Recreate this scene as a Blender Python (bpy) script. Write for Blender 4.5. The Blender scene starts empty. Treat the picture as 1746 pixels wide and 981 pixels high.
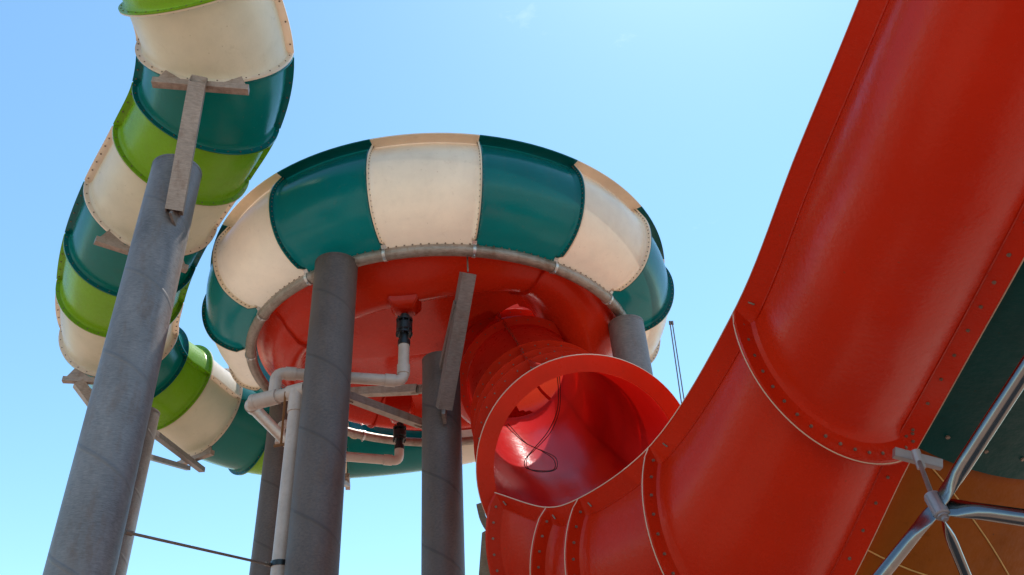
import bpy, bmesh, math, random
from mathutils import Vector, Matrix
random.seed(7)
R_ = math.radians
PI = math.pi
sc = bpy.context.scene
COL = sc.collection

# ---------------------------------------------------------------- camera
EYE = Vector((0, 0, 1.6))
FPX, PITCH, ROLL = 1389.2, R_(35.088), R_(-4.1356)
FW = Vector((0, math.cos(PITCH), math.sin(PITCH)))
_u0 = Vector((0, -math.sin(PITCH), math.cos(PITCH))); _r0 = Vector((1, 0, 0))
RT = _r0 * math.cos(ROLL) + _u0 * math.sin(ROLL)
UP = -_r0 * math.sin(ROLL) + _u0 * math.cos(ROLL)
cd = bpy.data.cameras.new('camera'); cam = bpy.data.objects.new('camera', cd); COL.objects.link(cam)
cd.sensor_width = 36.0; cd.lens = FPX / 1746 * 36.0; cd.clip_start = 0.1; cd.clip_end = 5000
M3 = Matrix((RT, UP, -FW)).transposed()
cam.matrix_world = Matrix.Translation(EYE) @ M3.to_4x4()
sc.camera = cam

# ---------------------------------------------------------------- sky, sun, exposure
SUN_EL, SUN_AZ = R_(67), R_(33)          # azimuth from +Y towards +X
w = bpy.data.worlds.new('World'); sc.world = w; w.use_nodes = True
nt = w.node_tree; bg = nt.nodes['Background']
sky = nt.nodes.new('ShaderNodeTexSky'); sky.sky_type = 'NISHITA'; sky.sun_disc = False
sky.sun_elevation = SUN_EL; sky.sun_rotation = SUN_AZ
sky.air_density = 1.0; sky.dust_density = 0.25; sky.ozone_density = 1.0; sky.altitude = 100
def wn(t, **k):
    n = nt.nodes.new(t)
    for a, b in k.items(): setattr(n, a, b)
    return n
tc = wn('ShaderNodeTexCoord'); mp = wn('ShaderNodeMapping'); nz = wn('ShaderNodeTexNoise'); rp = wn('ShaderNodeValToRGB')
mp.inputs['Scale'].default_value = (1.4, 1.4, 3.6)
nz.inputs['Scale'].default_value = 5.0; nz.inputs['Detail'].default_value = 8; nz.inputs['Roughness'].default_value = .62
rp.color_ramp.elements[0].position = .67; rp.color_ramp.elements[1].position = .95
rp.color_ramp.elements[1].color = (.22, .22, .22, 1)
nt.links.new(tc.outputs['Generated'], mp.inputs['Vector']); nt.links.new(mp.outputs[0], nz.inputs['Vector'])
nt.links.new(nz.outputs['Fac'], rp.inputs['Fac'])
mx = wn('ShaderNodeMix', data_type='RGBA'); mx.inputs[7].default_value = (12, 12.5, 13, 1)
nt.links.new(rp.outputs['Color'], mx.inputs[0]); tn = wn('ShaderNodeMix', data_type='RGBA', blend_type='MULTIPLY'); tn.inputs[0].default_value = 1; tn.inputs[7].default_value = (1.16, 1.49, 1.46, 1)
nt.links.new(sky.outputs[0], tn.inputs[6]); nt.links.new(tn.outputs[2], mx.inputs[6])
nt.links.new(mx.outputs[2], bg.inputs['Color']); bg.inputs['Strength'].default_value = 0.15
sd = bpy.data.lights.new('sun', 'SUN'); sun = bpy.data.objects.new('sun', sd); COL.objects.link(sun)
sd.energy = 5.0; sd.angle = R_(0.5); sd.color = (1.0, .95, .87)
SV = Vector((math.cos(SUN_EL) * math.sin(SUN_AZ), math.cos(SUN_EL) * math.cos(SUN_AZ), math.sin(SUN_EL)))
sun.rotation_euler = SV.to_track_quat('Z', 'Y').to_euler(); sun.location = (0, 0, 60)
vs = sc.view_settings; vs.view_transform = 'Standard'; vs.look = 'None'; vs.gamma = 1; vs.exposure = 0.32; vs.use_curve_mapping = False

# survey helpers: a sight line from the tripod, met at a height above it or at a distance
def ray(x, y): return FW + RT * ((x - 873) / FPX) + UP * ((490.5 - y) / FPX)
def atz(x, y, h):
    d = ray(x, y); return EYE + d * (h / d.z)
def atd(x, y, dist): return EYE + ray(x, y) * dist

# ---------------------------------------------------------------- materials
def newmat(name):
    m = bpy.data.materials.new(name); m.use_nodes = True
    t = m.node_tree
    return m, t, t.nodes['Principled BSDF'], t.nodes['Material Output']
def N(t, kind, **k):
    n = t.nodes.new(kind)
    for a, b in k.items(): setattr(n, a, b)
    return n
def noise(t, scale, detail=4, rough=.55, vec=None, sc3=None):
    n = N(t, 'ShaderNodeTexNoise'); n.inputs['Scale'].default_value = scale
    n.inputs['Detail'].default_value = detail; n.inputs['Roughness'].default_value = rough
    src = N(t, 'ShaderNodeTexCoord').outputs['Object'] if vec is None else vec
    if sc3:
        m = N(t, 'ShaderNodeMapping'); m.inputs['Scale'].default_value = sc3
        t.links.new(src, m.inputs['Vector']); src = m.outputs[0]
    t.links.new(src, n.inputs['Vector'])
    return n.outputs['Fac']
def ramp(t, fac, a, b, pa=.3, pb=.7):
    r = N(t, 'ShaderNodeValToRGB'); e = r.color_ramp.elements
    e[0].position = pa; e[1].position = pb
    e[0].color = (*a, 1) if len(a) == 3 else a; e[1].color = (*b, 1) if len(b) == 3 else b
    t.links.new(fac, r.inputs['Fac']); return r.outputs['Color']
def mixc(t, fac, a, b, mode='MIX'):
    m = N(t, 'ShaderNodeMix', data_type='RGBA', blend_type=mode)
    if isinstance(fac, (int, float)): m.inputs[0].default_value = fac
    else: t.links.new(fac, m.inputs[0])
    for i, v in ((6, a), (7, b)):
        if isinstance(v, tuple): m.inputs[i].default_value = (*v, 1)
        else: t.links.new(v, m.inputs[i])
    return m.outputs[2]
def fibreglass(name, col, dirt, glow=.16, rough=.27, trans=None, spec=.34, mott=.5, var=(.86, 1.1)):
    m, t, p, o = newmat(name)
    n1 = noise(t, 1.3, 5, .6); n2 = noise(t, 9, 6, .7); n3 = noise(t, 34, 3, .5)
    base = ramp(t, n1, tuple(c * var[0] for c in col), tuple(min(1, c * var[1]) for c in col))
    spots = ramp(t, n2, (0, 0, 0), (mott, mott, mott), .60, .80)
    c = mixc(t, spots, base, dirt)
    sv = N(t, 'ShaderNodeTexVoronoi'); sv.inputs['Scale'].default_value = 5.5
    sv.inputs['Randomness'].default_value = 1
    t.links.new(N(t, 'ShaderNodeTexCoord').outputs['Object'], sv.inputs['Vector'])
    chip = ramp(t, sv.outputs['Distance'], (.8, .8, .8), (0, 0, 0), .03, .05)
    c = mixc(t, chip, c, dirt)
    st = ramp(t, noise(t, 4.5, 6, .65, None, (1.6, 1.6, .22)), (0, 0, 0), (.22, .22, .22), .52, .74)
    c = mixc(t, st, c, mixc(t, .6, base, dirt))
    t.links.new(c, p.inputs['Base Color'])
    rr = ramp(t, n2, (rough * .75,) * 3, (rough * 1.45,) * 3, .3, .75)
    t.links.new(rr, p.inputs['Roughness']); p.inputs['IOR'].default_value = 1.45; p.inputs['Specular IOR Level'].default_value = spec
    b = N(t, 'ShaderNodeBump'); b.inputs['Strength'].default_value = .12; b.inputs['Distance'].default_value = .018
    mxh = N(t, 'ShaderNodeMath', operation='ADD'); t.links.new(n3, mxh.inputs[0]); t.links.new(n1, mxh.inputs[1])
    t.links.new(mxh.outputs[0], b.inputs['Height']); t.links.new(b.outputs[0], p.inputs['Normal'])
    tr = N(t, 'ShaderNodeBsdfTranslucent'); tr.inputs['Color'].default_value = (*(trans or col), 1)
    ms = N(t, 'ShaderNodeMixShader'); ms.inputs[0].default_value = glow
    t.links.new(p.outputs[0], ms.inputs[1]); t.links.new(tr.outputs[0], ms.inputs[2]); t.links.new(ms.outputs[0], o.inputs['Surface'])
    return m
CREAM = fibreglass('cream_fibreglass', (.82, .66, .52), (.46, .30, .18), .26, .32, (1.0, .88, .74))
TEAL = fibreglass('teal_fibreglass', (.002, .125, .118), (.08, .10, .07), .18, .20, (.01, .50, .48))
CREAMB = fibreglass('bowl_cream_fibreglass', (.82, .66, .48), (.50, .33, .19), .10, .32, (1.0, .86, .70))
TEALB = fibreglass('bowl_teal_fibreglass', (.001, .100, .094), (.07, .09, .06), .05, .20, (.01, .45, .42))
LIME = fibreglass('lime_fibreglass', (.21, .40, .016), (.25, .22, .06), .24, .26, (.35, .62, .02))
RED = fibreglass('red_fibreglass', (.50, .017, .003), (.34, .035, .012), .015, .24, (1.0, .07, .02), .21, .22, (.93, 1.05))
REDT = fibreglass('thin_red_fibreglass', (.46, .016, .006), (.34, .04, .015), .22, .30, (1.0, .08, .03), .4, .25, (.9, 1.05))
REDLIP = fibreglass('thin_red_laminate', (.68, .03, .008), (.4, .03, .012), .34, .3, (1.0, .10, .02))
REDIN = fibreglass('polished_red_lining', (.74, .045, .055), (.5, .05, .06), .50, .16, (1.0, .12, .10), .28, .15, (.92, 1.05))
ORANGE = fibreglass('shade_darkened_orange', (.26, .060, .002), (.10, .03, .008), .0, .55, None, .15)  # orange base darkened so the colour itself carries the far panel's shade
TEALD = fibreglass('shade_darkened_teal', (.0005, .045, .042), (.015, .03, .02), .0, .45, None, .15)  # darker copy of the slide teal, shade of the far panel put into its colour
def gelcoat_edge():
    m, t, p, o = newmat('raw_edge'); p.inputs['Base Color'].default_value = (.62, .42, .30, 1); p.inputs['Roughness'].default_value = .7
    return m
EDGE = gelcoat_edge()
def steel(name, a, b, rust=0.0, rough=.5, weld=0.0, metal=.35, streak=(1, 1, 6)):
    m, t, p, o = newmat(name)
    co = N(t, 'ShaderNodeTexCoord').outputs['Object']
    n1 = noise(t, 2.2, 7, .65, co, (1, 1, .45)); n2 = noise(t, 13, 5, .7, co, streak); n3 = noise(t, 60, 2)
    c = ramp(t, n1, a, b, .32, .68)
    c = mixc(t, .30, c, ramp(t, n2, tuple(x * .45 for x in a), tuple(min(1, x * 1.6) for x in b), .35, .65))
    rn = noise(t, 6, 8, .75, co, (1, 1, .3))
    if rust > 0: c = mixc(t, ramp(t, rn, (0, 0, 0), (rust,) * 3, .50, .66), c, (.16, .065, .025))
    h = n2
    if weld > 0:
        sx = N(t, 'ShaderNodeSeparateXYZ'); t.links.new(co, sx.inputs[0])
        def mt(op, x, y=None, v=None):
            q = N(t, 'ShaderNodeMath', operation=op); t.links.new(x, q.inputs[0])
            if y is not None: t.links.new(y, q.inputs[1])
            if v is not None: q.inputs[1].default_value = v
            return q.outputs[0]
        an = mt('MULTIPLY', mt('ARCTAN2', sx.outputs['Y'], sx.outputs['X']), v=1 / (2 * PI))
        q = mt('FRACT', mt('ADD', mt('MULTIPLY', sx.outputs['Z'], v=1 / 1.02), an))
        d = mt('ABSOLUTE', mt('SUBTRACT', q, v=.5))
        line = ramp(t, d, (1, 1, 1), (0, 0, 0), .012, .026)
        c = mixc(t, mt('MULTIPLY', line, v=weld), c, tuple(x * .55 for x in a))
        c = mixc(t, mt('MULTIPLY', ramp(t, d, (1, 1, 1), (0, 0, 0), .03, .16), v=.35), c, tuple(x * .75 for x in b))
        h = mt('ADD', mt('MULTIPLY', n2, v=.25), mt('MULTIPLY', line, v=1.2))
    t.links.new(c, p.inputs['Base Color']); p.inputs['Metallic'].default_value = metal
    t.links.new(ramp(t, n2, (rough * .8,) * 3, (min(1, rough * 1.3),) * 3), p.inputs['Roughness'])
    bp = N(t, 'ShaderNodeBump'); bp.inputs['Strength'].default_value = .35; bp.inputs['Distance'].default_value = .008
    t.links.new(h, bp.inputs['Height']); t.links.new(bp.outputs[0], p.inputs['Normal'])
    return m
GALV = steel('galvanised_steel', (.10, .085, .082), (.26, .222, .212), .35, .5, .25, .35, (1.5, 1.5, 9))
COLUMN = steel('painted_column_steel', (.085, .056, .047), (.145, .100, .086), .3, .55, .5, .15, (2, 2, 4))
BEAM = steel('galvanised_beam', (.25, .18, .14), (.42, .31, .25), .45, .5, 0, .25)
BEAMD = steel('grey_beam', (.17, .135, .12), (.25, .20, .18), .25, .5, 0, .25)
RINGM = steel('ring_pipe_steel', (.24, .19, .15), (.40, .33, .28), .55, .45, 0, .35)
BRIGHT = steel('bright_clamp_steel', (.45, .42, .40), (.65, .62, .6), .1, .35, 0, .7)
BOLT = steel('bolt_steel', (.16, .11, .08), (.28, .20, .16), .5, .5, 0, .5)
def simple(name, col, rough=.5, metal=0.0, dirt=None, scale=6):
    m, t, p, o = newmat(name)
    n = noise(t, scale, 7, .7)
    c = ramp(t, n, tuple(x * .85 for x in col), tuple(min(1, x * 1.08) for x in col))
    if dirt: c = mixc(t, ramp(t, noise(t, scale * 1.7, 8, .75), (0, 0, 0), (.6, .6, .6), .55, .72), c, dirt)
    t.links.new(c, p.inputs['Base Color']); p.inputs['Roughness'].default_value = rough; p.inputs['Metallic'].default_value = metal
    return m
PVC = simple('white_pvc', (.56, .42, .35), .42, 0, (.42, .26, .18))
RUBBER = simple('black_valve', (.012, .012, .013), .35)
CHROME = simple('chromed_tube', (.23, .215, .21), .2, 1.0, (.4, .33, .28), 3)
NODE = simple('cast_node', (.36, .30, .30), .45, .5, (.15, .09, .06))
CABLE = simple('dark_cable', (.03, .012, .012), .5)
RUST = simple('rusty_strap', (.22, .09, .03), .7, .2)
PLATE = steel('weathered_plate', (.13, .10, .06), (.24, .19, .13), .6, .6, 0, .2)

# ---------------------------------------------------------------- object helpers
def tag(o, label, cat, group=None):
    o['kind'] = 'thing'
    o['label'] = label; o['category'] = cat
    if group: o['group'] = group
    return o
def thing(name, label, cat, loc, group=None):
    o = bpy.data.objects.new(name, None); COL.objects.link(o); o.location = loc; o.empty_display_size = .3
    return tag(o, label, cat, group)
def obj(name, bm, mats, parent=None, smooth=True, label=None, angle=35):
    """bm in world metres; the mesh is stored relative to its thing's base"""
    off = world_loc(parent) if parent else Vector((0, 0, 0))
    if parent: bmesh.ops.translate(bm, verts=bm.verts[:], vec=-off)
    me = bpy.data.meshes.new(name); 
    for f in bm.faces: f.smooth = smooth
    if smooth:
        lim = R_(angle)
        for e in bm.edges:
            if len(e.link_faces) == 2 and e.calc_face_angle(0) > lim: e.smooth = False
    bm.to_mesh(me); bm.free()
    for m in (mats if isinstance(mats, (list, tuple)) else [mats]): me.materials.append(m)
    o = bpy.data.objects.new(name, me); COL.objects.link(o)
    if parent: o.parent = parent
    if label: o['label'] = label
    return o
def world_loc(p):
    v = Vector((0, 0, 0))
    while p is not None: v += p.location; p = p.parent
    return v
def solo(name, bm, mats, label, cat, group=None, base=None, smooth=True):
    """a thing that is one mesh, with its origin at its base"""
    b = base
    bmesh.ops.translate(bm, verts=bm.verts[:], vec=-b)
    me = bpy.data.meshes.new(name)
    for f in bm.faces: f.smooth = smooth
    for e in bm.edges:
        if len(e.link_faces) == 2 and e.calc_face_angle(0) > R_(35): e.smooth = False
    bm.to_mesh(me); bm.free()
    for m in (mats if isinstance(mats, (list, tuple)) else [mats]): me.materials.append(m)
    o = bpy.data.objects.new(name, me); COL.objects.link(o); o.location = b
    return tag(o, label, cat, group)
def grid(bm, rows, mat=0, closed=False):
    vr = [[bm.verts.new(p) for p in r] for r in rows]
    for a, b in zip(vr, vr[1:]):
        n = len(a)
        for i in range(n if closed else n - 1):
            f = bm.faces.new((a[i], a[(i + 1) % n], b[(i + 1) % n], b[i])); f.material_index = mat
    return vr
def frame(d):
    d = d.normalized(); s = d.cross(Vector((0, 0, 1)))
    if s.length < 1e-3: s = Vector((1, 0, 0))
    s.normalize(); return d, s, s.cross(d).normalized()
def bar(bm, a, b, wd, ht, roll=0, mat=0, bev=.004):
    d, s, u = frame(b - a)
    if roll:
        q = Matrix.Rotation(roll, 3, d); s = q @ s; u = q @ u
    e = bev; hw, hh = wd / 2, ht / 2
    prof = [(-hw + e, -hh), (hw - e, -hh), (hw, -hh + e), (hw, hh - e), (hw - e, hh), (-hw + e, hh), (-hw, hh - e), (-hw, -hh + e)]
    vr = grid(bm, [[p + s * x + u * y for x, y in prof] for p in (a, b)], mat, True)
    bm.faces.new(vr[0][::-1]).material_index = mat; bm.faces.new(vr[1]).material_index = mat
def hollow_bar(bm, a, b, wd, ht, th=.008, mat=0, roll=0, cut=0):
    d, s, u = frame(b - a)
    if roll:
        q = Matrix.Rotation(roll, 3, d); s = q @ s; u = q @ u
    def rect(p, k): return [p + s * x * (wd / 2 - k) + u * y * (ht / 2 - k) for x, y in ((-1, -1), (1, -1), (1, 1), (-1, 1))]
    def mitre(P): return [p - d * cut if (p - b).dot(Vector((0, -1, 0))) > 0 else p for p in P]
    grid(bm, [rect(a, th), rect(a, 0), mitre(rect(b, 0)), mitre(rect(b, th)), rect(a, th)], mat, True)
def tube(bm, pts, r, seg=16, mat=0, caps=True, radii=None):
    rows = []; n = len(pts); prev = None
    for i, p in enumerate(pts):
        d = (pts[min(i + 1, n - 1)] - pts[max(i - 1, 0)]).normalized()
        if prev is None:
            s = d.cross(Vector((0, 0, 1)))
            if s.length < 1e-3: s = Vector((1, 0, 0))
        else: s = prev - d * prev.dot(d)
        s.normalize(); prev = s; u = s.cross(d)
        rr = radii[i] if radii else r
        rows.append([p + (s * math.cos(2 * PI * k / seg) + u * math.sin(2 * PI * k / seg)) * rr for k in range(seg)])
    vr = grid(bm, rows, mat, True)
    if caps:
        bm.faces.new(vr[0][::-1]).material_index = mat; bm.faces.new(vr[-1]).material_index = mat
def bolt(bm, p, n, r=.014, h=.012, mat=1):
    d, s, u = frame(n)
    a = [p + (s * math.cos(PI * k / 3) + u * math.sin(PI * k / 3)) * r for k in range(6)]
    b = [q + d * h for q in a]
    vr = grid(bm, [[q - d * .004 for q in a], b], mat, True); bm.faces.new(vr[1]).material_index = mat
def rounded(pts, r, n=6):
    out = [pts[0]]
    for a, b, c in zip(pts, pts[1:], pts[2:]):
        u = (a - b).normalized(); v = (c - b).normalized()
        k = min(r, (a - b).length * .45, (c - b).length * .45)
        p, q = b + u * k, b + v * k
        for i in range(n + 1):
            t = i / n; out.append(p * (1 - t) ** 2 + b * 2 * t * (1 - t) + q * t * t)
    out.append(pts[-1]); return out
def crom(P, i, t):
    n = len(P); p0 = P[i - 1] if i > 0 else P[0] * 2 - P[1]; p1 = P[i]; p2 = P[i + 1]
    p3 = P[i + 2] if i + 2 < n else P[i + 1] * 2 - P[i]
    # centripetal
    k0 = 0; k1 = k0 + (p1 - p0).length ** .5; k2 = k1 + (p2 - p1).length ** .5; k3 = k2 + (p3 - p2).length ** .5
    x = k1 + (k2 - k1) * t
    a1 = p0 * ((k1 - x) / (k1 - k0)) + p1 * ((x - k0) / (k1 - k0)); a2 = p1 * ((k2 - x) / (k2 - k1)) + p2 * ((x - k1) / (k2 - k1))
    a3 = p2 * ((k3 - x) / (k3 - k2)) + p3 * ((x - k2) / (k3 - k2))
    b1 = a1 * ((k2 - x) / (k2 - k0)) + a2 * ((x - k0) / (k2 - k0)); b2 = a2 * ((k3 - x) / (k3 - k1)) + a3 * ((x - k1) / (k3 - k1))
    return b1 * ((k2 - x) / (k2 - k1)) + b2 * ((x - k1) / (k2 - k1))

# ---------------------------------------------------------------- setting: ground
def ground():
    m, t, p, o = newmat('ground_concrete')
    n = noise(t, .35, 8, .65); n2 = noise(t, 14, 6, .7)
    c = ramp(t, n, (.27, .185, .135), (.38, .27, .20)); c = mixc(t, .3, c, ramp(t, n2, (.2, .14, .10), (.40, .29, .22)))
    t.links.new(c, p.inputs['Base Color']); p.inputs['Roughness'].default_value = .85
    b = N(t, 'ShaderNodeBump'); b.inputs['Strength'].default_value = .3; t.links.new(n2, b.inputs['Height']); t.links.new(b.outputs[0], p.inputs['Normal'])
    bm = bmesh.new(); S = 1500
    xs = [-S, -200, -40, -10, 0, 10, 40, 200, S]
    grid(bm, [[Vector((x, y, 0)) for x in xs] for y in xs])
    me = bpy.data.meshes.new('ground'); bm.to_mesh(me); bm.free(); me.materials.append(m)
    g = bpy.data.objects.new('ground', me); COL.objects.link(g); g['kind'] = 'structure'
ground()

# ---------------------------------------------------------------- tubes made of flanged sections
def section_mesh(P, T, S, U, L, rad, fl=.085, bolts=True, flmat=0, nth=64, a0=0, a1=2 * PI, side=True, sidefl=.095, endth=.018):
    """P,T,S,U: functions of arc length 0..L ; a sheet swept with flanged ends; a0..a1 angles from +S through +U"""
    bm = bmesh.new(); e = .0015
    prof = [(e, 0), (e, fl), (e + endth, fl), (e + endth + .002, .024), (e + endth + .02, .007), (e + endth + .05, 0)]
    n = max(4, int(L / .16))
    mid = [(.11 + (L - .22) * i / n, 0) for i in range(n + 1)]
    prof = prof + mid + [(L - s, o) for s, o in reversed(prof)]
    closed = abs(a1 - a0 - 2 * PI) < 1e-6
    K = nth if closed else nth + 1
    rows = []
    for s, o in prof:
        p, q, u = P(s), S(s), U(s); r = rad(s) + o
        rows.append([p + (q * math.cos(a0 + (a1 - a0) * k / nth) + u * math.sin(a0 + (a1 - a0) * k / nth)) * r for k in range(K)])
    grid(bm, rows, 0, closed)
    if flmat:
        nf = len(bm.faces); per = nf // (len(rows) - 1); bm.faces.ensure_lookup_table()
        for i, f in enumerate(bm.faces):
            if i // per < 3 or i // per >= len(rows) - 4: f.material_index = flmat
    if side:
        for sg in side if isinstance(side, (tuple, list)) else (0, PI):
            ca, sa = math.cos(sg), math.sin(sg); ring = []
            for i in range(n + 5):
                s = .022 + (L - .044) * i / (n + 4); p, q, u = P(s), S(s), U(s); r = rad(s)
                o_ = q * ca + u * sa; w_ = -q * sa + u * ca
                ring.append([p + o_ * (r - .004) - w_ * .022, p + o_ * (r + .014) - w_ * .011, p + o_ * (r + sidefl) - w_ * .010,
                             p + o_ * (r + sidefl) + w_ * .010, p + o_ * (r + .014) + w_ * .011, p + o_ * (r - .004) + w_ * .022])
            grid(bm, ring, 0, False)
            if bolts:
                m = max(3, int(L / .16))
                for i in range(m):
                    s = L * (i + .5) / m; p, q, u = P(s), S(s), U(s); o_ = q * ca + u * sa; w_ = -q * sa + u * ca
                    for z in (-1, 1): bolt(bm, p + o_ * (rad(s) + .058) + w_ * z * .010, w_ * z, .011, .010)
    if bolts:
        nb = 34
        for se, dr in ((e + endth, 1), (L - e - endth, -1)):
            p, q, u, tt = P(se), S(se), U(se), T(se)
            for k in range(nb):
                a = 2 * PI * (k + .5) / nb
                if not closed and not (a0 <= a <= a1): continue
                bolt(bm, p + (q * math.cos(a) + u * math.sin(a)) * (rad(se) + fl * .62), tt * dr, .0095, .008)
    return bm
def sweep_frames(pts, bank=None):
    """dense path through pts; returns per-section samplers"""
    dense = []; marks = [0]
    for i in range(len(pts) - 1):
        for j in range(24): dense.append(crom(pts, i, j / 24))
        marks.append(len(dense))
    dense.append(pts[-1])
    L = [0]
    for a, b in zip(dense, dense[1:]): L.append(L[-1] + (b - a).length)
    def samp(x):
        x = max(0, min(L[-1], x)); lo, hi = 0, len(L) - 1
        while hi - lo > 1:
            m = (lo + hi) // 2
            if L[m] <= x: lo = m
            else: hi = m
        t = (x - L[lo]) / max(1e-9, L[hi] - L[lo]); return dense[lo].lerp(dense[hi], t)
    def tan(x): return (samp(x + .12) - samp(x - .12)).normalized()
    def side(x): return tan(x).cross(Vector((0, 0, 1))).normalized()
    def up(x): return side(x).cross(tan(x)).normalized()
    return samp, tan, side, up, [L[m] for m in marks]

# ---------------------------------------------------------------- three coloured tube slide
TR = .865
cpts = [atz(262, -190, 9.3), atz(338, -20, 8.88), atz(369, 83, 8.65), atz(356, 182, 8.5), atz(314, 263, 8.35), atz(262, 350, 8.2), atz(226, 428, 8.08),
        atz(208, 497, 7.98), atz(205, 566, 7.9)]
cpts += [Vector((-6.90, 12.75, 9.44)), Vector((-6.58, 13.50, 9.34)), atz(352, 702, 7.62), atz(427, 732, 7.62), atz(508, 745, 7.68), atz(593, 747, 7.76), atz(742, 731, 7.8), atz(840, 710, 7.8)]
slide = thing('tube_slide', 'closed water slide tube of lime, cream and teal rings winding down to the bowl', 'water slide', Vector((cpts[8].x, cpts[8].y, 0)))
cols = [LIME, CREAM, TEAL, LIME, CREAM, TEAL, LIME, CREAM, TEAL, LIME, CREAM, TEAL, LIME, CREAM, TEAL, CREAM]
cname = {id(LIME): 'lime green', id(CREAM): 'cream', id(TEAL): 'teal'}
samp, tan, side_, up_, marks = sweep_frames(cpts)
for i, mt in enumerate(cols):
    s0, s1 = marks[i], marks[i + 1]
    bm = section_mesh(lambda s, a=s0: samp(a + s), lambda s, a=s0: tan(a + s), lambda s, a=s0: side_(a + s), lambda s, a=s0: up_(a + s), s1 - s0, lambda s: TR)
    obj('tube_section', bm, [mt, BOLT], slide, label=cname[id(mt)] + ' ring of the tube slide')

# ---------------------------------------------------------------- bowl
H0 = 7.0 + 1.6
BC = Vector((-1.2516, 12.084, 0)); BR = 3.164
bowl = thing('slide_bowl', 'huge round slide bowl with teal and cream wall panels, red floor and grey ring pipe', 'slide bowl', Vector((BC.x, BC.y, 0)))
ctrl = [(3.27, .10), (3.50, .15), (3.74, .30), (3.90, .55), (3.97, .85), (3.95, 1.10), (3.86, 1.32), (3.82, 1.40)]
cv = [Vector((a, b, 0)) for a, b in ctrl]
WP = [crom(cv, i, j / 4) for i in range(len(cv) - 1) for j in range(4)] + [cv[-1]]
def panel(az0, az1, mat):
    bm = bmesh.new()
    def nrm(i):
        d = WP[min(i + 1, len(WP) - 1)] - WP[max(i - 1, 0)]; return Vector((d.y, -d.x, 0)).normalized()
    w = az1 - az0; a_ = .0005
    azs = [(a_, 0), (a_, .085), (a_ + .0045, .085), (a_ + .005, .022), (a_ + .011, .006), (a_ + .02, 0)]
    mid = [(.025 + (w - .05) * i / 8, 0) for i in range(9)]
    azs = azs + mid + [(w - a, o) for a, o in reversed(azs)]
    rows = []
    for a, o in azs:
        az = az0 + a; c, s = math.cos(az), math.sin(az); row = []
        seq = [(Vector((WP[0].x - .10, WP[0].y - .05, 0)), -1), (Vector((WP[0].x - .1, WP[0].y - .03, 0)), -1), (WP[0], 0)]
        row.append(BC + Vector((c * (WP[0].x - .10), s * (WP[0].x - .10), H0 + WP[0].y - .012)))
        for i in range(len(WP)):
            q = WP[i] + nrm(i) * o * (min(1, i / 2) if i < 3 else 1)
            row.append(BC + Vector((c * q.x, s * q.x, H0 + q.y)))
        top = WP[-1]
        for dx, dz in ((.0, .02), (.02, .03), (.17, .035), (.17, .055), (0, .055)):
            row.append(BC + Vector((c * (top.x + dx), s * (top.x + dx), H0 + top.y + dz)))
        rows.append(row)
    grid(bm, rows, 0)
    for a in (.0095, w - .0095):
        az = az0 + a; c, s = math.cos(az), math.sin(az); tdir = Vector((-s, c, 0)) * (1 if a < .1 else -1)
        for i in range(2, len(WP) - 1, 1):
            q = WP[i] + nrm(i) * .055
            az_ = az0 + (.005 if a < .1 else w - .005)
            bolt(bm, BC + Vector((math.cos(az_) * q.x, math.sin(az_) * q.x, H0 + q.y)), tdir, .0095, .008)
    for i in range(11):
        az = az0 + w * (i + .5) / 11
        q = WP[1]; c, s = math.cos(az), math.sin(az)
        bolt(bm, BC + Vector((c * (q.x - .12), s * (q.x - .12), H0 + q.y - .025)), Vector((0, 0, -1)), .013, .02)
    return bm
for k in range(16):
    a1 = R_(-76.2 - 22.5 * k); a0 = a1 - R_(22.5)
    mt = CREAMB if k % 2 == 0 else TEALB
    obj('wall_panel', panel(a0, a1, mt), [mt, BOLT], bowl, label=('cream' if k % 2 == 0 else 'teal') + ' bulging wall panel')
# ring pipe
bm = bmesh.new()
NR = 128
rows = []
for i in range(NR):
    a = 2 * PI * i / NR
    rows.append([BC + Vector((math.cos(a) * (BR + .085 * math.cos(b)), math.sin(a) * (BR + .085 * math.cos(b)), H0 + .085 * math.sin(b))) for b in [2 * PI * j / 14 for j in range(14)]])
rows.append(rows[0]); grid(bm, rows, 0, True); bmesh.ops.remove_doubles(bm, verts=bm.verts[:], dist=1e-5)
obj('ring_pipe', bm, RINGM, bowl)
for k in range(16):
    a = R_(-76.2 - 22.5 * k)
    c = BC + Vector((math.cos(a) * BR, math.sin(a) * BR, H0)); td = Vector((-math.sin(a), math.cos(a), 0)); rd = Vector((math.cos(a), math.sin(a), 0))
    bm = bmesh.new(); tube(bm, [c - td * .022, c + td * .022], .098, 18)
    bar(bm, c + Vector((0, 0, .02)) + rd * .02, c + rd * .13 + Vector((0, 0, .15)), .07, .03)
    bolt(bm, c + rd * .03 + Vector((0, 0, -.098)), Vector((0, 0, -1)), .012, .02, 0)
    obj('pipe_clamp', bm, BRIGHT, bowl)
# exit tube axis
ex = [atd(850, 598, 15.1), atd(876, 628, 14.1), atd(893, 649, 13.1), atd(931, 708, 11.3), atd(948, 733, 10.3), atd(963, 755, 9.4), atd(1002, 795, 7.7)]
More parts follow.
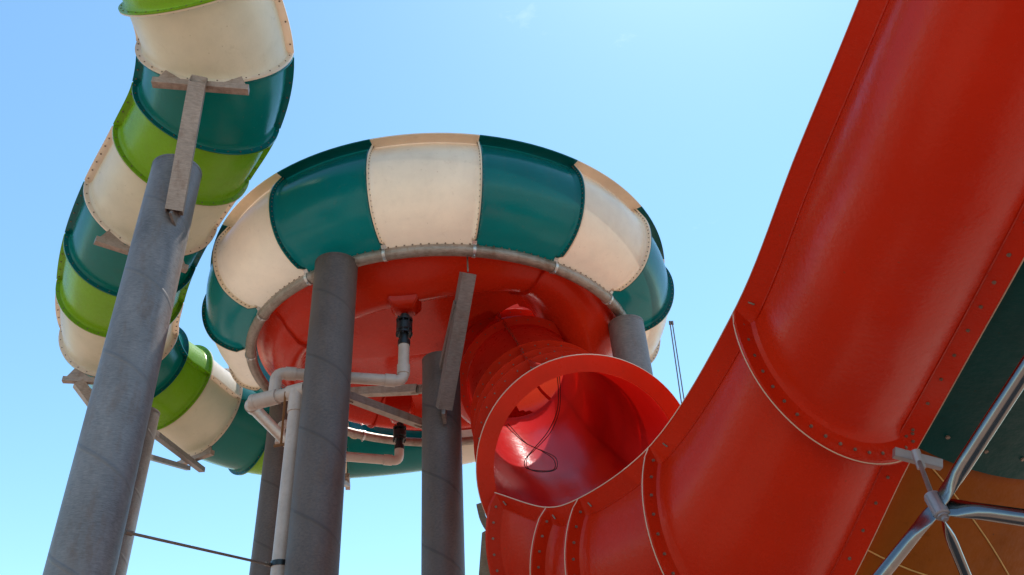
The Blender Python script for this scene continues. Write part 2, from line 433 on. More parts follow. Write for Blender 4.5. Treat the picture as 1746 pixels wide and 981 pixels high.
# floor
def floor_z(x, y):
    r = math.hypot(x, y); ph = math.atan2(y, x)
    t = max(0, (BR - r) / BR)
    pr = [(0, .20), (.03, .17), (.08, .08), (.14, -.10), (.20, -.18), (.26, -.18), (.32, -.06), (.38, .16), (.44, .24), (.6, .22), (1, .20)]
    sh = .10 * math.sin(ph - .9) * min(1, t * 3)
    tt = min(1, max(0, t + sh * min(1, t * 4)))
    for (a, za), (b, zb) in zip(pr, pr[1:]):
        if tt <= b:
            k = (tt - a) / (b - a); k = k * k * (3 - 2 * k) * .5 + k * .5; z = za + (zb - za) * k; break
    wgt = min(1, t * 9)
    z += .20 * max(0, math.sin(ph)) * min(1, t * 9)
    z -= .16 * (.5 - .5 * math.sin(ph + .35)) * math.exp(-((t - .23) / .09) ** 2)           # the outer roll hangs lower in front
    z += .55 * math.exp(-((x - 1.25) / 1.15) ** 2 - ((y + 1.15) / 1.15) ** 2) * wgt          # arched recess over the exit tube
    z -= .62 * math.exp(-((x - 2.45) / .62) ** 2 - ((y + .45) / 1.1) ** 2) * min(1, t * 14)               # and its outer wall at the right
    return z
bm = bmesh.new(); rows = []
RS = [BR - .07 - (BR - .07 - .02) * (i / 44) ** 1.15 for i in range(45)]
hole = Vector((.45, 12.75, 0))
for r in RS:
    rows.append([BC + Vector((r * math.cos(2 * PI * j / 160), r * math.sin(2 * PI * j / 160), H0 + floor_z(r * math.cos(2 * PI * j / 160), r * math.sin(2 * PI * j / 160)))) for j in range(160)])
grid(bm, rows, 0, True)
kill = [f for f in bm.faces if (f.calc_center_median() - Vector((hole.x, hole.y, f.calc_center_median().z))).length < 1.36]
bmesh.ops.delete(bm, geom=kill, context='FACES')
obj('bowl_floor', bm, RED, bowl, angle=60)
# radial seam ribs under the floor
for az, r0, r1 in ((-52, 1.95, 3.08), (-144, 1.8, 3.08), (38, 1.6, 3.08), (128, 1.6, 3.08)):
    bm = bmesh.new(); a = R_(az); c, s = math.cos(a), math.sin(a); pr_ = []
    for i in range(16):
        r = r0 + (r1 - r0) * i / 15; x, y = r * c, r * s
        b = BC + Vector((x, y, H0 + floor_z(x, y))); t_ = Vector((-s, c, 0)) * .012
        pr_.append([b - t_ * 2, b - t_ - Vector((0, 0, .05)), b + t_ - Vector((0, 0, .05)), b + t_ * 2])
    grid(bm, pr_); obj('floor_seam', bm, RED, bowl)
# bell that gathers the floor into the exit tube
def axis_dist(p): return min((p - (ex[i].lerp(ex[i + 1], j / 10))).length for i in range(len(ex) - 1) for j in range(11))
bm = bmesh.new(); rows = []
bd = (ex[2] - ex[1]).normalized(); bs = bd.cross(Vector((0, 0, 1))).normalized(); bu = bs.cross(bd)
b0 = ex[1] + bd * .10
for sft, rr in ((0, .90), (-.10, .98), (-.22, 1.14), (-.38, 1.34), (-.58, 1.45), (-.85, 1.50), (-1.2, 1.50), (-1.6, 1.46), (-1.72, 1.36), (-1.80, 1.1), (-1.84, .7), (-1.86, .05)):
    c = b0 + bd * sft + Vector((.16 * min(1, -sft * 2), 0, .12 * -sft))
    rows.append([c + (bs * math.cos(2 * PI * j / 72) + bu * math.sin(2 * PI * j / 72)) * rr for j in range(72)])
grid(bm, rows, 0, True)
bmesh.ops.delete(bm, geom=[f for f in bm.faces if f.calc_center_median().z > H0 + (1.0 if f.calc_center_median().y < 12.2 else 1.55 if (f.calc_center_median() - (b0 - bd * 1.8)).dot(bd) < .12 else .62)], context='FACES')
obj('exit_bell', bm, REDT, bowl, angle=60)

# ---------------------------------------------------------------- red chute: closed tube, then open trough
red = thing('red_chute', 'red fibreglass chute leaving the bowl as a tube and sweeping overhead as an open trough', 'water slide', Vector((ex[-1].x, ex[-1].y, 0)))
XR = .90
samp2, tan2, side2, up2, mk = sweep_frames(ex)
for i in range(1, len(ex) - 1):
    s0, s1 = mk[i], mk[i + 1]
    bm = section_mesh(lambda s, a=s0: samp2(a + s), lambda s, a=s0: tan2(a + s), lambda s, a=s0: side2(a + s), lambda s, a=s0: up2(a + s), s1 - s0,
                      lambda s: XR, fl=.15, side=(R_(68), R_(248 - 42)), sidefl=.14, nth=80, endth=.02, flmat=2)
    obj('tube_section', bm, [REDT, BOLT, REDLIP], red)
bm = bmesh.new()
def lin(i): return mk[1] + (mk[-1] - mk[1]) * i / 70
grid(bm, [[samp2(lin(i)) + (side2(lin(i)) * math.cos(2 * PI * k / 80) + up2(lin(i)) * math.sin(2 * PI * k / 80)) * (XR - .012) for k in range(80)] for i in range(71)], 0, True)
obj('inner_lining', bm, REDIN, red)
# mouth lip: pale cut edge all round the last flange
bm = bmesh.new(); L_ = mk[-1]; p, t_, s_, u_ = samp2(L_), tan2(L_), side2(L_), up2(L_)
mc = p + t_ * .035
rows = []
for rr, dz in ((XR - .01, 0), (XR - .01, .05), (XR + .15, .05), (XR + .15, 0), (XR - .01, 0)):
    rows.append([p + t_ * (dz + .003) + (s_ * math.cos(2 * PI * k / 96) + u_ * math.sin(2 * PI * k / 96)) * rr for k in range(97)])
grid(bm, rows, 0); obj('mouth_flange', bm, REDLIP, red)
bm = bmesh.new()
tube(bm, [p + t_ * .03 + (s_ * math.cos(2 * PI * k / 96) + u_ * math.sin(2 * PI * k / 96)) * (XR + .152) for k in range(97)], .006, 6, 0, False)
obj('cut_edge', bm, EDGE, red)

# trough sections between rib stations (A = near top rim, B = bolted bottom seam, C = far rim)
ST = [((842, 842, 7.5), (1045, 1150, 7.4), .22), ((930, 867, 7.2), (1085, 1190, 7.05), .24), ((985, 852, 6.95), (1155, 1190, 6.7), .26), ((1105, 765, 6.5), (1345, 1140, 6.2), .27),
      ((1250, 535, 5.7), (1560, 771, 5.7), .27), ((1357, 265, 4.75), (1655, 601, 5.0), .27), ((1465, 0, 4.0), (1750, 430, 4.3), .27), ((1580, -300, 3.4), (1900, 150, 3.7), .27), ((1700, -640, 2.9), (2080, -180, 3.2), .27), ((1800, -900, 2.6), (2240, -480, 2.9), .27)]
A_ = [atd(*s[0]) for s in ST]; B_ = [atd(*s[1]) for s in ST]; G_ = [s[2] for s in ST]
FLW = .165                                   # width of the flat rim flanges
def curve_at(P, x):
    i = min(len(P) - 2, int(x)); return crom(P, i, x - i)
def station(x):
    a, b = curve_at(A_, x), curve_at(B_, x); i = min(len(G_) - 2, int(x)); g = G_[i] + (G_[i + 1] - G_[i]) * (x - i)
    h = .06; lo = max(0, x - h); hi = min(len(A_) - 1.001, x + h)
    T = (curve_at(A_, hi) + curve_at(B_, hi) - curve_at(A_, lo) - curve_at(B_, lo)).normalized()
    c = (b - a); Lc = c.length; c = c / Lc; nn = T.cross(c).normalized()
    if nn.dot(EYE - a) < 0: nn = -nn
    nn = (nn - T * .30); nn = (nn - c * nn.dot(c)).normalized(); T = c.cross(nn) if c.cross(nn).dot(T) > 0 else nn.cross(c)
    return a, b, c, nn, T, Lc, g
def shell_pt(x, k, n=28):
    """k 0..n from the rim crease at A to the one at B along an arc bulging down and out"""
    a, b, c, nn, T, Lc, g = station(x); a = a + c * FLW; Lc -= 2 * FLW
    sg = g * Lc; rad = (Lc * Lc / 4 + sg * sg) / (2 * sg); half = math.asin(min(1, Lc / 2 / rad))
    th = -half + 2 * half * k / n
    o = a + c * Lc * .5 - nn * (rad - sg)
    n_ = c * math.sin(th) + nn * math.cos(th)
    return o + n_ * rad, n_, T, c
def trough(x0, x1, mat):
    bm = bmesh.new(); n = 28; m = max(6, int((x1 - x0) * 14))
    La = ((curve_at(A_, x1) - curve_at(A_, x0)).length + (curve_at(B_, x1) - curve_at(B_, x0)).length) / 2 / (x1 - x0)
    d = lambda w: w / La
    RB = .15
    xs = [(d(.002), 0), (d(.002), RB), (d(.022), RB), (d(.024), .028), (d(.045), .008), (d(.08), 0)]
    W = x1 - x0
    xs = xs + [(d(.1) + (W - d(.2)) * i / m, 0) for i in range(m + 1)] + [(W - a, o) for a, o in reversed(xs)]
    rows = []
    for x, o in xs:
        X = x0 + x; row = []
        a, b, c, nn, T, Lc, g = station(X)
        q0, n0, _, _ = shell_pt(X, 0, n); q1, n1, _, _ = shell_pt(X, n, n)
        e0, e1 = q0 + n0 * o, q1 + n1 * o
        row += [a - nn * .02, a, a.lerp(e0, .5), e0 - c * .004]
        for k in range(0, n + 1):
            q, n_, _, _ = shell_pt(X, k, n); row.append(q + n_ * o)
        row += [e1 + c * .004, b.lerp(e1, .5), b, b - nn * .02]
        rows.append(row)
    grid(bm, rows, 0)
    for k in (0, n):                                    # moulded crease between rim flange and shell
        tube(bm, [shell_pt(x0 + .03 + (x1 - x0 - .06) * i / 24, k, n)[0] + shell_pt(x0 + .03 + (x1 - x0 - .06) * i / 24, k, n)[1] * .002 for i in range(25)], .008, 6, 0)
    return bm
def add_trough_bolts(bm, x0, x1, endbolts=True):
    n = 28
    La = (curve_at(B_, x1) - curve_at(B_, x0)).length; m = max(2, int(La / .21))
    for i in range(m):
        X = x0 + (x1 - x0) * (i + .5) / m; a, b, c, nn, T, Lc, g = station(X)
        bolt(bm, b - c * FLW * .55, nn, .0115, .010)
    a, b, c, nn, T, Lc, g = station(x0 + .12); bar(bm, a + c * .06 + nn * .004, a + c * .10 + nn * .004 + T * .02, .012, .012, 0, 1)
    if endbolts:
        for k in range(0, 29, 2):
            q, n_, T, cd = shell_pt(x0 + .001, k, n); bolt(bm, q + n_ * .085 + T * .022, T, .0115, .010)
        for dx, dy in ((.05, .09), (.11, .09), (.08, .16)):
            a, b, c, nn, T, Lc, g = station(x0 + dy / 1.6); bolt(bm, b - c * dx, nn, .0115, .010)
spans = [(0, 1), (1, 2), (2, 3), (3, 4), (4, 8.999)]
for x0, x1 in spans:
    bm = trough(x0, x1, RED); add_trough_bolts(bm, x0, x1)
    obj('trough_section', bm, [RED, BOLT], red, angle=24)
# cut edges (pale laminate) along rims and ribs
for x in (1, 2, 3, 4):
    bm = bmesh.new(); pts = []
    for k in range(0, 29):
        q, nn, T, cd = shell_pt(x, k, 28); pts.append(q + nn * .151)
    a, b, c, nn, T, Lc, g = station(x); pts = [a] + pts + [b]
    tube(bm, pts, .0045, 6); obj('cut_edge', bm, EDGE, red)
for w_ in (0, 1):
    bm = bmesh.new(); pts = []
    for i in range(90):
        st = station(8.99 * i / 89); pts.append(st[w_] - st[3] * .012 + st[2] * (.004 if w_ else -.004))
    tube(bm, pts, .0045, 6); obj('cut_edge', bm, EDGE, red)
# far half of the trough: teal over the station, orange below it
def far_shell(x0, x1, w0, mat, seams, dp=.035):
    bm = bmesh.new(); m = 26; rows = []
    for i in range(m + 1):
        X = x0 + (x1 - x0) * i / m; a_, q, cd, nn, T, Lc_, g_ = station(X)
        out = (cd * .93 - nn * .22); out = (out - T * out.dot(T)).normalized()
        inw = -nn + cd * .1; inw = (inw - out * inw.dot(out) - T * inw.dot(T)).normalized(); row = []
        base = q + cd * .0 - nn * dp
        for k in range(22):
            a = k / 21; th = a * 1.35
            row.append(base + out * (w0 * math.sin(th)) + inw * (w0 * (1 - math.cos(th))))
        rows.append(row)
    vr = grid(bm, rows, 0)
    for a in seams:
        pts = []
        for i in range(12):
            X = x0 + (x1 - x0) * (a[0] + (a[1] - a[0]) * i / 11); k = int(2 + 18 * i / 11)
            ii = min(m, max(0, int(round((X - x0) / (x1 - x0) * m)))); pts.append(rows[ii][k])
    return bm, rows
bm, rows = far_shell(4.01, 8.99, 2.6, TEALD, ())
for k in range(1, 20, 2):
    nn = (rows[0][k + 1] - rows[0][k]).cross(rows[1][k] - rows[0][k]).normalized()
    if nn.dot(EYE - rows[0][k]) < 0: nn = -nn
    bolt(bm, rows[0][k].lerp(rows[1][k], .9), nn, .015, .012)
obj('far_side_panel', bm, [TEALD, BOLT], red, label='shade-darkened teal panel bolted along the far seam of the red trough')
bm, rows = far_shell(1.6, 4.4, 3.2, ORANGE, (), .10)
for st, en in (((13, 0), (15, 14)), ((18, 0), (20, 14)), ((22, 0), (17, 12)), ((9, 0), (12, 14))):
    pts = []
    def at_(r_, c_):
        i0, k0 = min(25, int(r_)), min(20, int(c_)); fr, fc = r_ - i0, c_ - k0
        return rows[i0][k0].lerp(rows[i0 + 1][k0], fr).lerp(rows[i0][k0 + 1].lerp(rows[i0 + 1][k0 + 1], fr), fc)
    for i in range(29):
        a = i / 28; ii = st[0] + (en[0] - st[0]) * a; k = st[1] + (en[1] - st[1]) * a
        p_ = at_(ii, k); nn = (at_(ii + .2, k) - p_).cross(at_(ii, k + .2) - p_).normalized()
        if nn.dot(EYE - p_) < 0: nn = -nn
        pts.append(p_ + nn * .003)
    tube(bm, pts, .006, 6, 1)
obj('far_side_panel', bm, [ORANGE, simple('orange_seam_tape', (.55, .30, .08), .6)], red, label='shade-darkened orange panel with pale joint lines below the teal one')

# ---------------------------------------------------------------- columns
def column(name_lbl, x, y, top, dia, mat, group='steel columns holding up the slides'):
    t = thing('support_column', name_lbl, 'steel column', Vector((x, y, 0)), group)
    bm = bmesh.new(); r = dia / 2
    prof = [(r, .0), (r, top - .012), (r - .012, top), (0.001, top + .004)]
    rows = []
    zs = [0] + [top * i / 12 for i in range(1, 12)] + [top - .012]
    for z in zs: rows.append([Vector((x + r * math.cos(2 * PI * k / 48), y + r * math.sin(2 * PI * k / 48), z)) for k in range(48)])
    vr = grid(bm, rows, 0, True)
    obj('shaft', bm, mat, t)
    bm = bmesh.new(); rows = [[Vector((x + q * math.cos(2 * PI * k / 48), y + q * math.sin(2 * PI * k / 48), z)) for k in range(48)] for q, z in ((r + .004, top - .03), (r + .004, top), (.02, top + .003))]
    vr = grid(bm, rows, 0, True); bm.faces.new(vr[-1]); obj('cap', bm, mat, t)
    bm = bmesh.new(); rows = [[Vector((x + q * math.cos(2 * PI * k / 32), y + q * math.sin(2 * PI * k / 32), z)) for k in range(32)] for q, z in ((r + .16, .005), (r + .16, .035), (r + .004, .035))]
    grid(bm, rows, 0, True)
    for k in range(8): bolt(bm, Vector((x + (r + .1) * math.cos(PI * k / 4), y + (r + .1) * math.sin(PI * k / 4), .035)), Vector((0, 0, 1)), .025, .04, 0)
    obj('base_plate', bm, mat, t)
    return t
pA = atz(574, 452, 6.98)
colA = column('dark grey column under the front of the bowl, right beside the white riser pipe', pA.x, pA.y, 1.6 + 6.98, .59, COLUMN)
pD = atz(1067, 553, 6.85)
colD = column('short looking grey column holding the right edge of the ring above the red tube mouth', pD.x, pD.y, 1.6 + 6.85, .56, BEAMD)
pB = atz(752, 615, 6.25)
colB = column('dark grey column under the middle of the bowl, carrying two slanted beams', pB.x, pB.y, 1.6 + 6.25, .565, COLUMN)
colC = column('dark grey column at the back left of the bowl, behind the white pipework', -4.15, 12.95, 1.6 + 6.9, .60, COLUMN)
pL = atz(302, 291, 7.0)
colL = column('thick galvanised column standing in front of the three coloured tube slide', pL.x, pL.y, 1.6 + 7.0, .56, GALV)
pS = atz(243, 703, 6.55)
colS = column('galvanised column mostly hidden behind the thick left one', pS.x, pS.y, 1.6 + 6.55, .55, GALV)

# ---------------------------------------------------------------- arms and cradles
def local(t, fn, name, mat, **k):
    bm = bmesh.new(); fn(bm); return obj(name, bm, mat, t, **k)
def cradle(t, c, s, hw, plate_h=.16):
    """cross bar under a tube joint with two raised gusset plates"""
    def f(bm):
        bar(bm, c - s * hw, c + s * hw, .10, .09)
        z = Vector((0, 0, 1)); d, s2, u = frame(s)
        for sg in (-1, 1):
            a = c + s * sg * hw * .96 + z * .03; b = c + s * sg * hw * .30 + z * .03; cc = c + s * sg * hw * .80 + z * (.06 + plate_h)
            q = s2 * .008
            for o in (q, -q): bm.faces.new([bm.verts.new(p + o) for p in (a, b, cc)])
    return local(t, f, 'cradle_bar', BEAM, smooth=False)
def joint_under(i, dz=.0):
    x = marks[i]; return samp(x) - up_(x) * (TR + .09 + dz), side_(x), tan(x)
# arm of the big left column
j2, s2_, t2_ = joint_under(2, .06)
top = j2 + Vector((.02, -.14, .06))
arm_lo = atd(297, 362, (Vector((pL.x, pL.y, 6.35 + 1.6)) - EYE).dot(FW) - .33)
local(colL, lambda bm: hollow_bar(bm, arm_lo, top, .185, .17, .012, cut=.16), 'support_arm', BEAM, smooth=False)
local(colL, lambda bm: bar(bm, arm_lo + Vector((0, .02, -.12)), arm_lo + Vector((0, .18, .35)), .03, .22), 'arm_lug', BEAMD, smooth=False)
cradle(colL, j2 + Vector((0, 0, .0)), s2_, .54)
j5, s5_, t5_ = joint_under(5, .06)
cradle(colL, j5, s5_, .62)
local(colL, lambda bm: hollow_bar(bm, Vector((pL.x - .1, pL.y + .25, 1.6 + 5.6)), j5 - Vector((0, 0, .05)), .12, .12), 'support_arm', BEAM, smooth=False)
# small column: cradles at joint 8 and joint 11
j8, s8_, t8_ = joint_under(8, .06)
cradle(colS, j8, s8_, .66)
local(colS, lambda bm: hollow_bar(bm, Vector((pS.x - .1, pS.y - .15, 1.6 + 5.9)), j8 + s8_ * (.42 if (s8_.x < 0) else -.42) - Vector((0, 0, .05)), .16, .16), 'support_arm', BEAM, smooth=False)
j11, s11_, t11_ = joint_under(11, .06)
cradle(colS, j11, s11_, .45)
local(colS, lambda bm: hollow_bar(bm, Vector((pS.x + .2, pS.y, 1.6 + 6.2)), j11 + (j11 - Vector((pS.x, pS.y, j11.z))).normalized() * .35 - Vector((0, 0, .09)), .11, .09), 'support_arm', BEAMD, smooth=False)
local(colS, lambda bm: hollow_bar(bm, Vector((pS.x + .2, pS.y, 1.6 + 5.75)), j11 + Vector((-.1, 0, -.19)), .08, .08), 'knee_brace', BEAMD, smooth=False)
j14, s14_, t14_ = joint_under(14, .05)
cradle(colC, j14, s14_, .35)
local(colC, lambda bm: hollow_bar(bm, Vector((-4.0, 13.2, 1.6 + 5.9)), j14 - Vector((0, 0, .06)), .1, .1), 'support_arm', BEAM, smooth=False)
# slanted beams from the middle column to the front of the ring
bt = atz(798, 466, 6.72); bl = atd(757, 697, (Vector((pB.x, pB.y, 1.6 + 5.2)) - EYE).dot(FW) - .34)
local(colB, lambda bm: hollow_bar(bm, bl, bt, .20, .17, .01), 'support_arm', BEAMD, smooth=False)
local(colB, lambda bm: bar(bm, bl + Vector((0, 0, -.16)), bl + Vector((0, .12, .2)), .05, .2), 'arm_lug', BEAMD, smooth=False)
kb = bl.lerp(bt, .78) + Vector((-.07, -.02, 0)); kl = atd(755, 626, (Vector((pB.x, pB.y, 1.6 + 6.0)) - EYE).dot(FW) - .36)
local(colB, lambda bm: hollow_bar(bm, kl, kb, .10, .12, .01), 'knee_brace', BEAMD, smooth=False)
local(colB, lambda bm: tube(bm, [bt + Vector((0, 0, .02)), bt + Vector((.0, -.03, .34))], .012, 8), 'hanger_rod', BOLT)

# horizontal brace beams
def brace(label, a, b, wd=.12, ht=.12):
    base = a.copy(); base = Vector(((a.x + b.x) / 2, (a.y + b.y) / 2, min(a.z, b.z)))
    t = thing('brace_beam', label, 'steel beam', base, 'brace beams between the bowl columns')
    bm = bmesh.new(); hollow_bar(bm, a, b, wd, ht, .01); obj('beam', bm, BEAM, t, smooth=False)
    for p, q in ((a, b), (b, a)):
        d = (p - q).normalized(); bm = bmesh.new(); bar(bm, p - d * .1 + Vector((0, 0, .0)), p + d * .12, .02, .16)
        for z in (-.04, .04): bolt(bm, p + d * .05 + Vector((0, -.01, z)), Vector((0, -1, 0)), .016, .02, 0)
        obj('end_plate', bm, BEAM, t, smooth=False)
brace('upper grey brace beam running left from the middle column behind the white pipe', atz(712, 664, 6.1), atz(470, 676, 6.5), .13, .13)
brace('lower grey brace beam slanting up left from the middle column, above the lower inlet box', atz(716, 722, 5.45), atz(592, 676, 5.45))

# ---------------------------------------------------------------- water pipework
def inlet(px, py, h, name_l, sx, sy, hb):
    top = atz(px, py, h); z = Vector((0, 0, 1))
    bm = bmesh.new()
    rows = []
    for w_, d_, dz in ((sx, sy, hb), (sx, sy, .08), (sx * .6, sy * .6, -.06), (.10, .10, -.07)):
        rows.append([top + Vector((a * w_, b * d_, dz)) for a, b in ((-1, -1), (1, -1), (1, 1), (-1, 1))])
    vr = grid(bm, rows, 0, True); bm.faces.new(vr[-1])
    bmesh.ops.recalc_face_normals(bm, faces=bm.faces[:])
    bmesh.ops.bevel(bm, geom=[e for e in bm.edges if len(e.link_faces) == 2], offset=.018, segments=2, affect='EDGES')
    obj('inlet_box', bm, RED, bowl, smooth=True, angle=50); return top
i1 = inlet(690, 528, 6.62, '', .22, .20, .22)
i2 = inlet(682, 712, 6.72, '', .24, .22, .32)
pipes = thing('water_pipework', 'white plastic pipework with black valves feeding the inlets under the bowl', 'pipework', Vector((pA.x - .42, pA.y + .1, 0)))
def pipe(pts, r=.078, name='pipe', mat=PVC, bend=.12, collars=True):
    bm = bmesh.new(); tube(bm, rounded(pts, bend), r, 20)
    if collars:
        for a, b, c in zip(pts, pts[1:], pts[2:]):
            for q in (a, c):
                d = (q - b); 
                if d.length > .45:
                    d.normalize(); tube(bm, [b + d * (bend * .9), b + d * (bend + .13)], r + .012, 20)
    return obj(name, bm, mat, pipes)
rx, ry = pA.x - .40, pA.y + .12
hz = atz(505, 668, 5.15)
riser_top = Vector((rx, ry, hz.z))
def valve(c):
    bm = bmesh.new(); z = Vector((0, 0, 1))
    tube(bm, [c + z * .20, c - z * .32], .062, 18)
    tube(bm, [c + z * .12, c + z * .09], .12, 18); tube(bm, [c - z * .13, c - z * .10], .12, 18)
    tube(bm, [c + z * .09, c + z * .05, c - z * .06, c - z * .10], .1, 18, radii=[.075, .115, .115, .075])
    for k in range(8):
        a = PI * k / 4; q = c + Vector((math.cos(a), math.sin(a), 0)) * .105
        tube(bm, [q + z * .15, q - z * .16], .010, 6)
    tube(bm, [c - z * .23, c - z * .31], .088, 18)
    obj('valve', bm, RUBBER, pipes)
v1 = i1 + Vector((0, 0, -.30)); v2 = i2 + Vector((0, 0, -.32)); valve(v1); valve(v2)
lo1 = Vector((v1.x, v1.y, atz(690, 648, 5.6).z)); 
# height of the first run: where the vertical below valve 1 meets the sight line of its elbow
def z_on_vertical(px, py, x, y):
    d = ray(px, py); k = (y - EYE.y) / d.y; return EYE.z + d.z * k
z1 = z_on_vertical(692, 650, v1.x, v1.y); z2 = z_on_vertical(680, 786, v2.x, v2.y)
riser_z = z_on_vertical(505, 668, rx, ry)
E1 = Vector((v1.x, v1.y, z1)); E2 = Vector((v2.x, v2.y, z2))
f1 = Vector((rx, ry, z1)) + (atz(425, 688, riser_z - EYE.z) - Vector((rx, ry, riser_z))).normalized() * .36; f1b = Vector((f1.x, f1.y, riser_z))
pipe([v1 - Vector((0, 0, .3)), E1, f1, f1b])
man0 = Vector((rx, ry, riser_z)); man1 = atz(425, 688, riser_z - EYE.z)
pipe([Vector((rx, ry, .02)), man0 + Vector((0, 0, 0)), man1, atz(482, 748, z2 - EYE.z), atz(540, 786, z2 - EYE.z) * 1.0, E2, v2 - Vector((0, 0, .3))] if False else [Vector((rx, ry, .02)), man0 - Vector((0, 0, .02))], .095, 'riser_pipe', bend=.1)
pipe([man0 + (man0 - man1).normalized() * .1, man1, atz(506, 772, z2 - EYE.z), E2, v2 - Vector((0, 0, .3))], .082, bend=.14)
bm = bmesh.new(); d_ = (man1 - man0).normalized()
for k0, k1 in ((-.12, .13), (.30, .62), (.62, .68)):
    tube(bm, [man0 + d_ * k0, man0 + d_ * k1], .102 if k0 != .62 else .107, 20)
tube(bm, [man0 - Vector((0, 0, .30)), man0], .108, 20)
obj('tee_fitting', bm, PVC, pipes)
bm = bmesh.new(); q = atz(480, 722, z2 - EYE.z + .1)
tube(bm, rounded([q + Vector((0, 0, -.35)), q, q + Vector((.7, .35, 0))], .1), .07, 18); obj('pipe', bm, PVC, pipes)
bm = bmesh.new(); a = atz(487, 668, riser_z - EYE.z - .02); b = atd(479, 760, (a - EYE).dot(FW))
bar(bm, a, b, .03, .012); tube(bm, [b + Vector((-.09, 0, 0)), b + Vector((.09, 0, .02))], .02, 8); obj('hanger_strap', bm, RUST, pipes)
bm = bmesh.new(); zz = z_on_vertical(487, 962, rx, ry); tube(bm, [Vector((rx, ry, zz - .03)), Vector((rx, ry, zz + .03))], .104, 20); obj('pipe_band', bm, RUBBER, pipes)

# ---------------------------------------------------------------- rods and cables
a = Vector((rx - .1, ry, zz)); b = atd(216, 908, 7.6)
bm = bmesh.new(); tube(bm, [b, a], .014, 10); tube(bm, [b - (a - b).normalized() * .02, b + (a - b).normalized() * .06], .026, 8); tube(bm, [a, a - (a - b).normalized() * .1], .024, 8)
solo('stay_rod', bm, BOLT, 'thin dark stay rod strung between the left column and the white riser pipe', 'rod', base=b.copy())
for (xa, ya, xb, yb), l in (((1142, 548, 1160, 668), 'left one of two thin grey rods hanging beside the right side of the bowl'), ((1146, 548, 1166, 668), 'right one of two thin grey rods hanging beside the right side of the bowl')):
    a = atd(xa, ya, 13.2); b = atd(xb + 12, yb + 90, 13.2 - 1.0)
    bm = bmesh.new(); tube(bm, [a, b], .010, 8); tube(bm, [a, a + (b - a).normalized() * .06], .02, 8); solo('hanging_rod', bm, BEAMD, l, 'rod', 'thin rods beside the bowl', base=b.copy())
# cable loop inside the tube mouth
px = [(950, 640, 8.6), (952, 665, 8.6), (950, 700, 8.6), (935, 735, 8.55), (908, 768, 8.5), (895, 785, 8.45), (896, 797, 8.4), (920, 803, 8.35), (945, 800, 8.35), (945, 785, 8.4), (925, 770, 8.45), (895, 755, 8.5), (875, 738, 8.5), (862, 725, 8.5)]
P_ = [atd(*q) for q in px]; dense = [crom(P_, i, j / 8) for i in range(len(P_) - 1) for j in range(8)] + [P_[-1]]
bm = bmesh.new(); tube(bm, dense, .0045, 8); tube(bm, [q + Vector((.022, 0, .015 * math.sin(i * .2))) for i, q in enumerate(dense)], .004, 8)
solo('cable_loop', bm, CABLE, 'dark cable hanging in a loop inside the red tube mouth', 'cable', base=P_[7].copy())

# ---------------------------------------------------------------- steel plate under the mouth
pl = [atd(823, 900, 8.4), atd(850, 902, 8.35), atd(885, 955, 8.3), atd(900, 1060, 8.2), atd(812, 1060, 8.3), atd(814, 981, 8.3)]
hc = atd(845, 961, 8.3)
bm = bmesh.new()
nrm = (pl[1] - pl[0]).cross(pl[4] - pl[0]).normalized()
hp = [hc + (pl[1] - pl[0]).normalized() * (.034 * math.cos(2 * PI * k / 24)) + (pl[4] - pl[0]).normalized() * (.034 * math.sin(2 * PI * k / 24)) for k in range(24)]
def proj_pl(p): return p - nrm * (p - pl[0]).dot(nrm)
hp = [proj_pl(p) for p in hp]; pp = [proj_pl(p) for p in pl]
outer = []
for k in range(24):
    d = (hp[k] - proj_pl(hc)).normalized(); best = None
    for a, b in zip(pp, pp[1:] + pp[:1]):
        e = b - a; dn = nrm.cross(d); den = e.dot(dn)
        if abs(den) < 1e-9: continue
        t = (proj_pl(hc) - a).dot(dn) / den
        if 0 <= t <= 1:
            q = a + e * t
            if (q - hc).dot(d) > 0 and (best is None or (q - hc).length < (best - hc).length): best = q
    outer.append(best if best is not None else hp[k])
tk = nrm * .012
grid(bm, [[p - tk for p in hp], [p - tk for p in outer], [p + tk for p in outer], [p + tk for p in hp], [p - tk for p in hp]], 0, True)
pt = thing('support_bracket', 'weathered steel bracket plate with a round hole under the lip of the red tube', 'steel bracket', Vector((pl[4].x, pl[4].y, pl[4].z)))
obj('plate', bm, PLATE, pt, smooth=False)
bm = bmesh.new(); bar(bm, atd(806, 1066, 7.4), atd(890, 1066, 7.2), .12, .1); bar(bm, atd(848, 1070, 7.3), Vector((atd(848, 1070, 7.3).x, atd(848, 1070, 7.3).y, 0.02)), .16, .16)
obj('post', bm, PLATE, pt, smooth=False)
bm = bmesh.new(); q = [atd(812, 860, 7.9), atd(818, 884, 7.85), atd(828, 902, 7.8), atd(842, 915, 7.75)]
q = [crom(q, i, j / 5) for i in range(3) for j in range(5)] + [q[-1]]
grid(bm, [[a + nrm * .0, a + Vector((.06, .0, .015)), a + Vector((.06, .02, .0)), a + Vector((0, .02, -.01))] for a in q], 0, True)
obj('saddle_strip', bm, PLATE, pt)

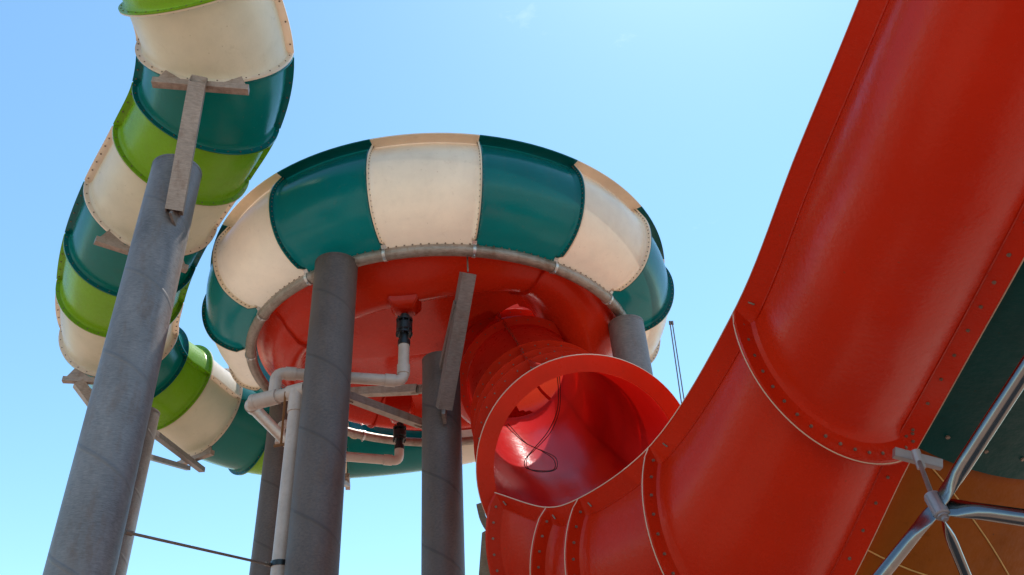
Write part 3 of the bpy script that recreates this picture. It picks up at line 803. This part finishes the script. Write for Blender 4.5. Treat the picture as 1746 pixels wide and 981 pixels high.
# ---------------------------------------------------------------- tubular space frame at the right
nd = atd(1598, 862, 4.5)
sf = thing('space_frame', 'cast node with flattened chromed struts in front of the orange panel, lower right', 'space frame', nd.copy())
nd_axis = (atd(1586, 842, 4.55) - atd(1606, 878, 4.42)).normalized()
bm = bmesh.new(); tube(bm, [nd - nd_axis * .075, nd - nd_axis * .07, nd + nd_axis * .07, nd + nd_axis * .075], .045, 28, radii=[.036, .043, .043, .036])
tube(bm, [nd - nd_axis * .072, nd - nd_axis * .085], .03, 24); bolt(bm, nd - nd_axis * .08, -nd_axis, .017, .025, 0)
d0, s0_, u0_ = frame(nd_axis)
for k in range(8):
    a = PI * k / 4 + .2; q = nd + (s0_ * math.cos(a) + u0_ * math.sin(a)) * .043; bar(bm, q - nd_axis * .06, q + nd_axis * .06, .006, .006, a)
obj('node', bm, NODE, sf)
def strut(end, r, name='strut'):
    bm = bmesh.new(); d = (end - nd).normalized(); L = (end - nd).length
    fl = nd_axis - d * nd_axis.dot(d); fl.normalize(); th = d.cross(fl).normalized()
    rows = []
    for s, w_, t_ in ((.035, 1.15, .16), (.07, 1.25, .16), (.11, 1.25, .28), (.16, 1.12, .62), (.22, 1.02, .92), (.28, 1, 1), (L * .5, 1, 1), (L, 1, 1)):
        rows.append([nd + d * s + fl * (math.cos(2 * PI * k / 28) * r * w_) + th * (math.sin(2 * PI * k / 28) * r * t_) for k in range(28)])
    vr = grid(bm, rows, 0, True); bm.faces.new(vr[0][::-1]); bm.faces.new(vr[-1])
    obj(name, bm, CHROME, sf)
strut(atd(1830, 505, 4.1), .042); strut(atd(1400, 1110, 4.3), .036); strut(atd(1900, 905, 3.9), .045); strut(atd(1720, 1160, 4.9), .03)
bm = bmesh.new(); tp = atd(1567, 786, 5.15); tube(bm, [nd + nd_axis * .06, tp], .014, 12); obj('tie_rod', bm, BEAMD, sf)
bm = bmesh.new(); bar(bm, atd(1524, 772, 5.3), atd(1605, 793, 5.25), .05, .065); tube(bm, [tp + Vector((0, 0, -.05)), tp + Vector((0, 0, .07))], .028, 12); obj('fixing_plate', bm, NODE, sf, smooth=True)
